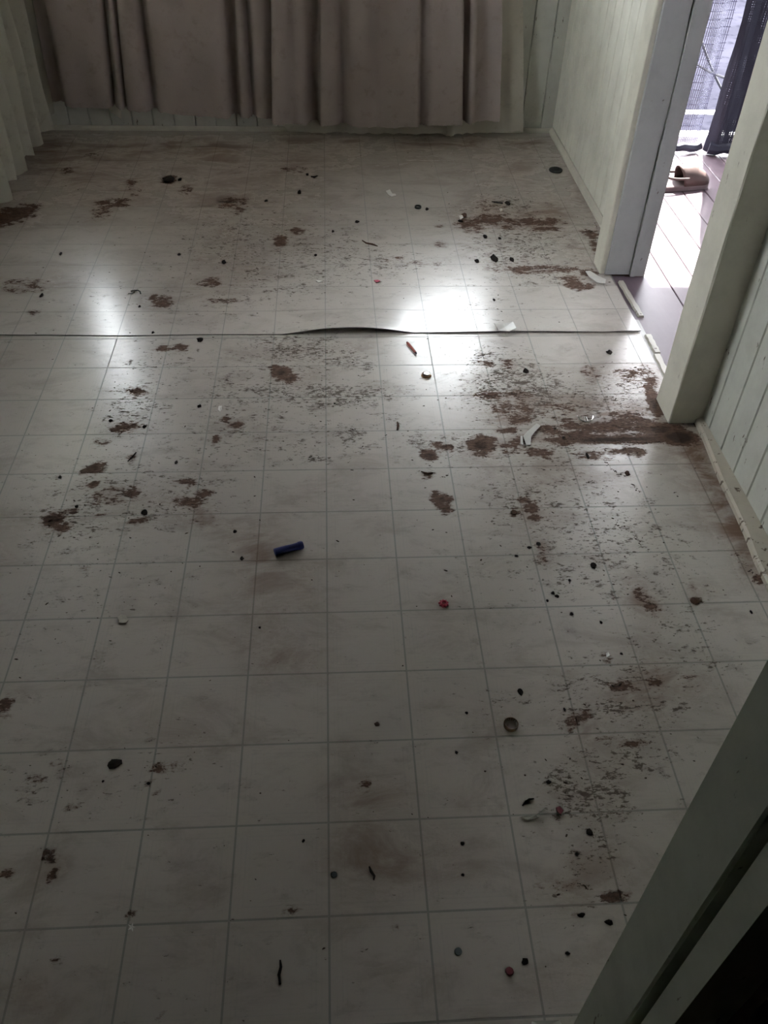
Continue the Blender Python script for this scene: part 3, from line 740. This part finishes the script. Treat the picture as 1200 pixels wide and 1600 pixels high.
# red serrated ring
p_ = fl(693, 944); rr = 7.2 * mpp(693, 944)
e = tag(empty('toothed_cap', (p_.x, p_.y, .0002), .2), 'small crimson toothed plastic disc with hollow centre', 'plastic disc')
b = MB(); n = 18; prof = [(1.0, 0), (1.0, .004), (.62, .0062), (.48, .0055), (.40, .002)]
for r_, z in prof:
    for k in range(n):
        w = 2*math.pi*k/n; q = rr * r_ * (1 if r_ < .9 else (1.12 if k % 2 == 0 else .84)); b.v.append((q*math.cos(w), q*math.sin(w), z))
for j in range(len(prof)-1):
    for k in range(n): b.f.append((j*n+k, j*n+(k+1)%n, (j+1)*n+(k+1)%n, (j+1)*n+k))
b.f.append(tuple(reversed(range(n))))
b.build('toothed_rim', M_RED, e)
MB().lathe([(rr*.40, .002), (rr*.15, .0025)], 18, False, True).build('hollow', M_DRED, e)

# brown bottle-neck ring
p_ = fl(798, 1134); rr = 11.3 * mpp(798, 1134)
e = tag(empty('bottle_ring', (p_.x, p_.y, .0002), .3), 'amber brown plastic ring with small teeth, right of centre', 'plastic ring')
MB().lathe([(rr, 0), (rr*1.03, .002), (rr*1.02, .0075), (rr*.95, .0085), (rr*.86, .008), (rr*.85, .001)], 36, closed=True).build('band', M_AMBER, e, smooth=True)
tm = MB().box(-.0010, .0010, -.0007, .0007, .0, .0035).build('tooth', M_PCHIP, e)
tm.location = (rr*.80, 0, .003)
for k in range(1, 16):
    o = tm.copy(); COL.objects.link(o); w = 2*math.pi*k/16; o.location = (rr*.80*math.cos(w), rr*.80*math.sin(w), .003); o.rotation_euler = (0, 0, w)

# small dark ring, black disc
p_ = at(653, 325); rr = 5.2 * mpp(653, 325)
tag(MB().lathe([(rr, 0), (rr*1.03, .003), (rr, .007), (rr*.82, .007), (rr*.8, .001)], 24, closed=True).build('washer_ring', M_BLK, smooth=True), 'small black ring lying alone on the far sheet', 'ring').location = (p_.x, p_.y, p_.z + .0006)
p_ = at(868, 267); rr = 10.3 * mpp(868, 267)
e = tag(empty('black_disc', (p_.x, p_.y, p_.z + .0006), .2), 'flat black disc beside the far right skirting', 'disc')
MB().lathe([(rr*.97, 0), (rr, .002), (rr, .005), (rr*.94, .007), (rr*.8, .0072)], 30, True, True).build('disc_body', M_BLK, e, smooth=True)
MB().lathe([(rr*.78, .0073), (rr*.70, .0078), (rr*.60, .0074)], 30).build('raised_rim', M_BLK, e, smooth=True)

# half-moon ring-pull
p_ = fl(914, 653); m_ = mpp(914, 657)
e = tag(empty('ring_pull', (p_.x, p_.y, .0002), -.05), 'half-moon scrap of shiny metal on the brown patch by the near post', 'metal scrap')
pts = [(12.5*m_*math.cos(w), 14*m_*math.sin(w) + .004, .002 + .0015*abs(math.cos(w))) for w in [math.pi + math.pi*k/16 for k in range(17)]]
MB().tube(pts, .0017, 8).build('arc', M_SILV, e, smooth=True)
for xx in (-1.9, 1.9):
    MB().tube([(xx*m_, -.020, .002), (xx*m_*1.05, -.010, .003), (xx*m_*.9, .002, .0025)], .0013, 6).build('bar', M_SILV, e, smooth=True)
MB().tube([(-12*m_, .004, .0026), (-8*m_, -.002, .003), (-4*m_, .003, .003)], .0010, 6).build('bent_wire', M_SILV, e, smooth=True)

# hair clip
p_ = at(213, 458); m_ = mpp(213, 458)
e = tag(empty('curved_clip', (p_.x, p_.y, p_.z + .0006)), 'curved black clip with bright end on the far sheet', 'clip')
MB().tube([(-9*m_, .006, .003), (-4*m_, .009, .004), (2*m_, .010, .004), (6*m_, .003, .0035), (7.5*m_, -.008, .002)], .0018, 8).build('bow', M_BLK, e, smooth=True)
MB().tube([(-4*m_, .002, .002), (-3*m_, -.004, .0022)], .0022, 8).build('bright_tip', M_SILV, e, smooth=True)
MB().tube([(-12*m_, -.006, .0012), (-5*m_, -.005, .0014)], .001, 6).build('prong', M_BLK, e, smooth=True)

# loose pieces of vinyl
def scrap(name, poly, z, curl, mat, label, cat, th=.0018, group=None):
    P = [at(*q) for q in poly]; cx = sum(q.x for q in P)/len(P); cy = sum(q.y for q in P)/len(P); cz = max(q.z for q in P)
    b = MB(); k = len(P)
    for lay in (1, 0):
        for i, q in enumerate(P): b.v.append((q.x - cx, q.y - cy, z + curl[i % len(curl)] + lay * th))
        b.v.append((0, 0, z + lay * th))
    for i in range(k):
        j = (i + 1) % k
        b.f += [(i, j, k), (k+1+j, k+1+i, 2*k+1), (i, k+1+i, k+1+j, j)]
    o = b.build(name, mat); o.location = (cx, cy, cz + .0007); tag(o, label, cat, group); return o
scrap('vinyl_strip', [(914,428),(921,427),(934,434),(946,440),(945,446),(932,444),(920,436)], .004, [.004,.003,.001,.002,.001,.0,.002], M_VSCR, 'curled pale vinyl strip at the foot of the far door jamb', 'vinyl scrap')
scrap('vinyl_strip', [(824,676),(838,665),(844,668),(834,678),(827,688),(829,697),(822,698),(817,684)], .002, [.001,.003,.002,.001,.002,.0,.001,.002], M_VSCR, 'bent pale vinyl strip torn loose left of the brown streak', 'vinyl scrap')
scrap('vinyl_strip', [(813,683),(816,683),(817,697),(813,695)], .001, [.001], M_VSCR, 'tiny upright sliver beside the bent vinyl strip', 'vinyl scrap')
scrap('vinyl_square', [(772,509),(787,508),(801,506),(806,516),(795,520),(778,521)], .002, [.004,.001,.003,.004,.001,.0], M_VSCR, 'loose square of vinyl on the far sheet above the seam', 'vinyl scrap')
scrap('clear_sliver', [(812,1278),(830,1277),(847,1270),(852,1264),(851,1269),(841,1279),(824,1282)], .001, [.0,.001,.002,.004,.003,.002,.001], M_GLASS, 'curved sliver of clear plastic below the bent black twig', 'plastic scrap', .0008)
scrap('white_card', [(830,1598),(852,1597),(874,1596),(880,1612),(856,1615),(828,1616)], .002, [.001,.002], M_WCHIP, 'white card corner at the bottom edge beside the green lining', 'card', .002)
scrap('white_scrap', [(603,302),(609,300),(613,305),(618,306),(619,308),(612,309),(606,306)], .003, [.004,.005,.001,.003,.002,.0,.001], M_WCHIP, 'white curled scrap upper middle, left of the small black ring', 'paper scrap')
scrap('white_scrap', [(342,637),(347,636),(347,641),(344,645),(341,643)], .002, [.002,.0], M_WCHIP, 'white chip on the near sheet, upper left', 'paper scrap')
scrap('white_scrap', [(717,340),(722,338),(724,343),(719,345)], .003, [.002,.0], M_WCHIP, 'white chip touching the reddish brown flake', 'paper scrap')
scrap('white_scrap', [(946,1023),(950,1021),(952,1027),(947,1029)], .002, [.002,.0], M_WCHIP, 'white chip in a dark smudge at right of the near sheet', 'paper scrap')
scrap('white_scrap', [(493,441),(500,440),(505,442),(498,443)], .002, [.002,.0], M_WCHIP, 'white sliver on the far sheet above the lifted edge', 'paper scrap')
scrap('white_scrap', [(780,329),(783,327),(785,330),(782,332)], .002, [.002,.0], M_WCHIP, 'tiny white chip above the brown stain on the far sheet', 'paper scrap')
scrap('pale_flake', [(184,966),(190,961),(197,963),(201,970),(196,975),(187,974)], .001, [.0008,.0], M_PCHIP, 'pale beige flake left of the blue tube, lower', 'flake', .0012)
b_ = []
for k in range(10):
    w = 2*math.pi*k/10; q = 7.5 if k % 2 == 0 else 3.0; b_.append((206 + q*math.cos(w)*.9, 1450 + q*math.sin(w)))
scrap('star_scrap', b_, .0008, [.0012,.0], M_WCHIP, 'white star-shaped scrap on a tile joint, lower left', 'paper scrap', .0008)
scrap('red_fleck', [(584,440),(590,439),(594,441),(588,443)], .002, [.001,.0], M_RED, 'small red fleck on the far sheet', 'plastic fleck')
scrap('red_fleck', [(868,1264),(874,1261),(880,1268),(876,1274),(870,1270)], .001, [.001,.0], M_DRED, 'dull red chip right of the clear plastic sliver', 'plastic fleck')
def disc(px, py, r_px, mat, label):
    p_ = at(px, py); rr = r_px * mpp(px, py); rd = random.Random(px); prof = [(rr*.95, 0), (rr, .001), (rr*.92, .0022), (rr*.5, .0026)]
    b = MB().lathe(prof, 16, True, True); b.v = [(x*(1+rd.uniform(-.04,.04)), y*(1+rd.uniform(-.04,.04)), z) for x, y, z in b.v]
    o = b.build('sequin_disc', mat, smooth=True); o.location = (p_.x, p_.y, p_.z + .0003); tag(o, label, 'disc')
disc(716, 1487, 6, M_GREY, 'grey-green disc near the bottom, left of the dull red one')
disc(796, 1518, 6.5, M_DRED, 'dull red disc near the bottom edge')
disc(522, 1367, 5, M_GREY, 'grey-green disc in the lower middle, left of a dark twig')
disc(803, 801, 5, M_CRUMBB, 'round brown disc beside a ragged brown patch')
# twigs
def twig(pts, r_px, mat, label):
    P = [at(*q) for q in pts]; m_ = mpp(*pts[0]); o0 = P[0]
    rd = random.Random(int(pts[0][0])); rr = [r_px*m_*rd.uniform(.7, 1.1) for _ in P]; rr[0] *= .6; rr[-1] *= .6
    o = MB().tube([(q.x-o0.x, q.y-o0.y, max(rr)*.9) for q in P], rr, 6).build('twig', mat, smooth=True)
    o.location = (o0.x, o0.y, o0.z + .0005); tag(o, label, 'twig', 'bits of twig on the floor')
twig([(438,1501),(439,1512),(436,1524),(438,1539)], 2.4, M_CRUMB, 'straight dark twig near the bottom, lower middle left')
twig([(577,1355),(580,1363),(585,1370),(584,1376)], 2.4, M_CRUMB, 'short curved dark twig between two tile joints, lower middle')
twig([(816,1260),(822,1253),(827,1250),(834,1249)], 2.2, M_CRUMB, 'bent black twig above the clear plastic sliver')
twig([(621,661),(622,667),(621,673)], 2.0, M_CRUMBB, 'short reddish brown twig upright in the middle')
twig([(566,377),(572,381),(582,383),(590,386)], 1.3, M_CRUMBB, 'thin brown straw on the far sheet')
twig([(486,277),(491,278),(496,276)], 1.5, M_CRUMB, 'tiny dark twig near the end wall')
twig([(200,722),(207,715),(213,708)], 1.7, M_CRUMB, 'slanting dark twig on the near sheet, left')
twig([(658,738),(668,741),(676,740)], 2.0, M_CRUMBB, 'brown sliver between two ragged brown patches')
twig([(768,316),(776,317),(785,319)], 1.3, M_CRUMB, 'thin stalk beside the dark crumb right of the small ring')
# crumbs, each its own
def crumb(px, py, w, h, mat, label, seed=None):
    p_ = at(px, py); m_ = mpp(px, py); rd = random.Random(seed or int(px * 7 + py)); b = MB()
    ry = abs(fl(px, py - h/2).y - fl(px, py + h/2).y) / 2; rx = w/2*m_; hz = min(.008, .35*min(rx, ry) + .0008)
    n = 9; prof = [(.85, 0), (1.0, .25), (.85, .7), (.35, 1.0)]
    ph = [rd.uniform(.72, 1.2) for _ in range(n)]
    for q, z in prof:
        for k in range(n):
            a_ = 2*math.pi*k/n; u = ph[k]*rd.uniform(.9, 1.1); b.v.append((rx*q*u*math.cos(a_), ry*q*u*math.sin(a_), hz*z*rd.uniform(.8, 1.1)))
    for j in range(3):
        for k in range(n): b.f.append((j*n+k, j*n+(k+1)%n, (j+1)*n+(k+1)%n, (j+1)*n+k))
    b.f += [tuple(reversed(range(n))), tuple(3*n+k for k in range(n))]
    o = b.build('dirt_crumb', mat); o.location = (p_.x, p_.y, p_.z + .0004); tag(o, label, 'crumb', 'crumbs of dirt on the floor')
D, N_ = M_CRUMB, M_CRUMBB
for a in ((264,281,20,10,D,'flat dark clod on the far sheet below the left mauve curtain'),
 (281,281,6,5,D,'small round crumb touching the flat dark clod'),
 (468,301,6,7,D,'dark crumb on the far sheet below the bright curtain edge'),
 (416,314,6,4,D,'small dark crumb between the left clod and the brown spots'),
 (480,273,5,4,D,'tiny dark crumb beside the tiny twig near the end wall'),
 (350,410,7,6,D,'dark crumb on the far sheet, left of the brown spots'),
 (280,398,5,4,D,'tiny crumb above the curved black clip, to its right'),
 (95,397,5,5,D,'lone dark crumb at the left of the far sheet'),
 (65,462,6,6,D,'lone dark crumb at lower left of the far sheet'),
 (218,479,4,4,D,'tiny crumb just below the curved black clip'),
 (239,520,5,4,D,'tiny crumb above the seam, left'),
 (313,531,11,7,D,'dark lump sitting on the seam at left'),
 (772,404,11,12,D,'largest black crumb on the far sheet, right of the glare'),
 (745,408,7,6,D,'angular black crumb left of the largest one'),
 (758,370,7,5,D,'black crumb at the lower edge of the tan stain'),
 (793,318,9,6,D,'dark crumb at the top of the tan stain'),
 (726,337,9,7,N_,'reddish brown flake touching a white chip'),
 (719,346,7,4,D,'dark chip just below the white chip'),
 (800,406,8,7,D,'dark crumb right of the largest black one'),
 (781,373,5,4,D,'small crumb right of the tan stain'),
 (772,469,4,4,D,'tiny crumb in the glare above the loose square'),
 (558,347,7,4,D,'dark flat crumb on the far sheet, middle'),
 (667,327,5,5,D,'tiny crumb right of the small black ring'),
 (520,362,4,4,D,'tiny crumb in the middle of the far sheet'),
 (493,399,5,4,D,'small crumb below the brown spots'),
 (821,580,9,8,D,'dark crumb at the top of the dirty patch'),
 (952,551,9,7,D,'dark crumb near the doorway threshold'),
 (980,740,10,8,N_,'brown crumb below the dark streak by the near post'),
 (918,713,5,9,D,'small upright crumb under the dark streak'),
 (927,884,11,10,D,'largest black crumb right of the middle'),
 (827,856,7,5,D,'dark crumb beside the dirty drip mark'),
 (807,869,6,5,D,'small crumb below left of the drip mark'),
 (841,850,7,5,D,'brown-black crumb on top of the drip mark'),
 (890,907,5,5,D,'upper crumb of a little cluster right of centre'),
 (864,927,6,5,D,'left crumb of a little cluster right of centre'),
 (870,932,6,6,D,'right crumb of a little cluster right of centre'),
 (855,939,4,4,D,'tiny crumb below the little cluster'),
 (893,960,6,5,D,'dark crumb below the tile joint, right of centre'),
 (939,973,5,6,D,'lone crumb at right, below the tan drip stain'),
 (1174,957,4,6,D,'tiny crumb near the right skirting'),
 (1085,940,15,11,N_,'flat brown flake near the right skirting'),
 (971,1022,5,4,D,'small crumb right of the white chip in the smudge'),
 (367,831,6,6,D,'upper round crumb left of the blue tube'),
 (378,873,6,6,D,'lower round crumb left of the blue tube'),
 (406,981,4,4,D,'tiny crumb below the blue tube'),
 (226,801,11,10,D,'dark lump on the near sheet, left'),
 (120,792,6,5,D,'small crumb between the two brown patches at left'),
 (173,658,7,5,D,'small crumb in the upper left of the near sheet'),
 (226,667,7,5,D,'small crumb beside a brown scuff, upper left'),
 (312,635,7,5,D,'crumb left of the white chip, upper left'),
 (275,723,5,6,D,'small crumb above the tan patch, left'),
 (94,746,5,6,D,'small pale-edged crumb far left of the near sheet'),
 (813,1082,9,14,D,'upright dark crumb above the brown ring'),
 (729,1114,5,5,D,'tiny crumb left of the brown ring'),
 (589,1132,9,8,N_,'brown smudge-like crumb left of the brown ring, middle'),
 (713,1176,5,6,D,'small crumb below left of the brown ring'),
 (882,1109,4,6,D,'tiny crumb above the brown stain at right'),
 (179,1194,22,15,D,'large dark clod alone at lower left'),
 (161,1221,4,4,D,'tiny crumb below the large clod at lower left'),
 (921,1301,12,12,D,'round dark crumb at lower right, below the red chip'),
 (901,1335,6,6,D,'small crumb below the round dark one at lower right'),
 (857,1222,8,6,D,'hooked dark crumb right of the bent twig'),
 (722,1318,7,6,D,'small crumb left of the clear sliver, lower'),
 (723,1367,6,5,D,'small crumb in the lower middle right'),
 (820,1502,12,12,D,'dark crumb between the grey and dull red discs'),
 (908,1430,13,7,D,'left of two flat crumbs by the green lining'),
 (951,1442,13,9,D,'right of two flat crumbs by the green lining'),
 (887,1490,8,6,D,'small flake low down by the green lining'),
 (474,1314,5,7,D,'small dark crumb in the lower middle left'),
 (232,1224,7,5,D,'small crumb on a tile joint, lower left')):
    crumb(*a)

# grit too fine to count
b = MB(); rd = random.Random(11); cnt = 0; tries = 0
cand = []
for _ in range(26000):
    x = rd.uniform(XL + .03, .97); y = rd.uniform(-.44, 3.05); cand.append((x, y))
Cx = np.array([c[0] for c in cand]); Cy = np.array([c[1] for c in cand])
dens = .02 + .16 * field('g', Cx, Cy) + .12 * field('b', Cx, Cy)
keep = rng.random(len(cand)) < dens * .95
LINES = [[(945,717),(954,732),(966,740),(980,742)],[(988,758),(996,764),(1003,770)],[(961,812),(966,822),(969,831)],[(986,830),(994,840),(1001,851)],[(515,634),(530,631),(546,628)],[(556,628),(566,626),(575,626)],
 [(884,684),(930,690),(980,692),(1040,692)],[(866,668),(880,682),(888,690)],[(700,742),(690,746)],[(345,471),(366,470)],[(440,612),(452,618)],[(545,672),(558,671)],[(120,800),(135,790)],[(480,716),(500,714)],[(960,620),(975,645)],[(750,622),(800,615),(838,610)],[(884,1246),(886,1215)],
 [(905,1380),(925,1390)],[(1180,900),(1160,880)],[(930,350),(945,390)],[(818,348),(870,350)],[(800,422),(890,420)],[(430,538),(440,546),(470,541)],[(500,552),(508,545)],[(545,565),(560,568)]]
extra = []
for P_ in LINES:
    for (a0, a1) in zip(P_[:-1], P_[1:]):
        A0 = fl(*a0); A1 = fl(*a1); nn_ = max(4, int((A1 - A0).length / .0030))
        for q in range(nn_):
            w_ = A0.lerp(A1, q / nn_); extra.append((w_.x + rd.gauss(0, .0028), w_.y + rd.gauss(0, .0028)))
for (x, y), kf in list(zip(cand, keep)) + [(e_, True) for e_ in extra]:
    if not kf or (y > YS - .01 and y < YS + .01): continue
    s_ = rd.choice((.0006, .0008, .0011, .0011, .0016, .0022)); el = rd.uniform(1, 2.4); an = rd.gauss(0, .6); z = fz(x, y) + .0002
    n0 = len(b.v); k = 5; ca, sa = math.cos(an), math.sin(an)
    for i in range(k):
        w = 2*math.pi*i/k; u = s_*el*math.cos(w)*rd.uniform(.6, 1.2); v = s_*math.sin(w)*rd.uniform(.6, 1.2); b.v.append((x+u*ca-v*sa, y+u*sa+v*ca, z))
    b.v.append((x, y, z + s_*.6))
    for i in range(k): b.f.append((n0+i, n0+(i+1) % k, n0+k))
o = pyd('floor_grit', b.v, b.f, plain('grit_brown', (.06, .04, .03), .9, var=.4)); tag(o, 'fine brown grit scattered over both vinyl sheets', 'grit', kind='stuff')

# the clog out on the sunny deck
M_CLOG = plain('dusty_brown_foam', (.075, .045, .04), .6); M_SOLE = plain('mauve_sole', (.10, .072, .075), .7)
e = tag(empty('brown_shoe', (1.475, 2.585, -.04), R(14)), 'rounded brown shoe lying on the sunlit deck outside the doorway', 'shoe')
def ell(f):     # half width of the sole along its length (0 heel, 1 toe)
    return .030 + .018 * math.sin(min(1, f * 1.1) * math.pi * .5) if f < .8 else .048 * math.sqrt(max(0, 1 - ((f - .8) / .2) ** 2 * .96))
Lc = .23; m = 18
b = MB(); ring = []
for i in range(m + 1):
    f = i / m; hw = ell(f) * (math.sqrt(max(.02, 1 - (1 - f / .08) ** 2)) if f < .08 else 1); ring.append((-.12 + Lc * f, hw))
out = [(x, w) for x, w in ring] + [(x, -w) for x, w in reversed(ring)]
b.prism(out, 2, 0, .022); b.build('sole', M_SOLE, e, bevel=.003)
b = MB(); nn = 12; sec = []
for i in range(13):
    f = .42 + .575 * i / 12; x = -.12 + Lc * f; hw = ell(f) * .98; hh = .068 * (math.sin(math.pi * .5 * min(1, (1 - f) / .38)) ** .7 if f < .999 else .05) + .004
    for k in range(nn + 1):
        w = math.pi * k / nn; b.v.append((x - .02 * math.sin(w) * (1 - i / 12), hw * math.cos(w), .020 + hh * math.sin(w) ** .8))
for i in range(12):
    for k in range(nn):
        a = i*(nn+1)+k; b.f.append((a, a+1, a+nn+2, a+nn+1))
o = b.build('upper', M_CLOG, e, smooth=True); sm = o.modifiers.new('thickness', 'SOLIDIFY'); sm.thickness = .004
pts = [(-.12 + Lc*.48, .040, .05), (-.07, .040, .055), (-.115, .024, .062), (-.13, 0, .065), (-.115, -.024, .062), (-.07, -.040, .055), (-.12 + Lc*.48, -.040, .05)]
MB().tube([tuple(q) for q in catmull(pts, 4)], .0055, 8).build('heel_strap', M_CLOG, e, smooth=True)
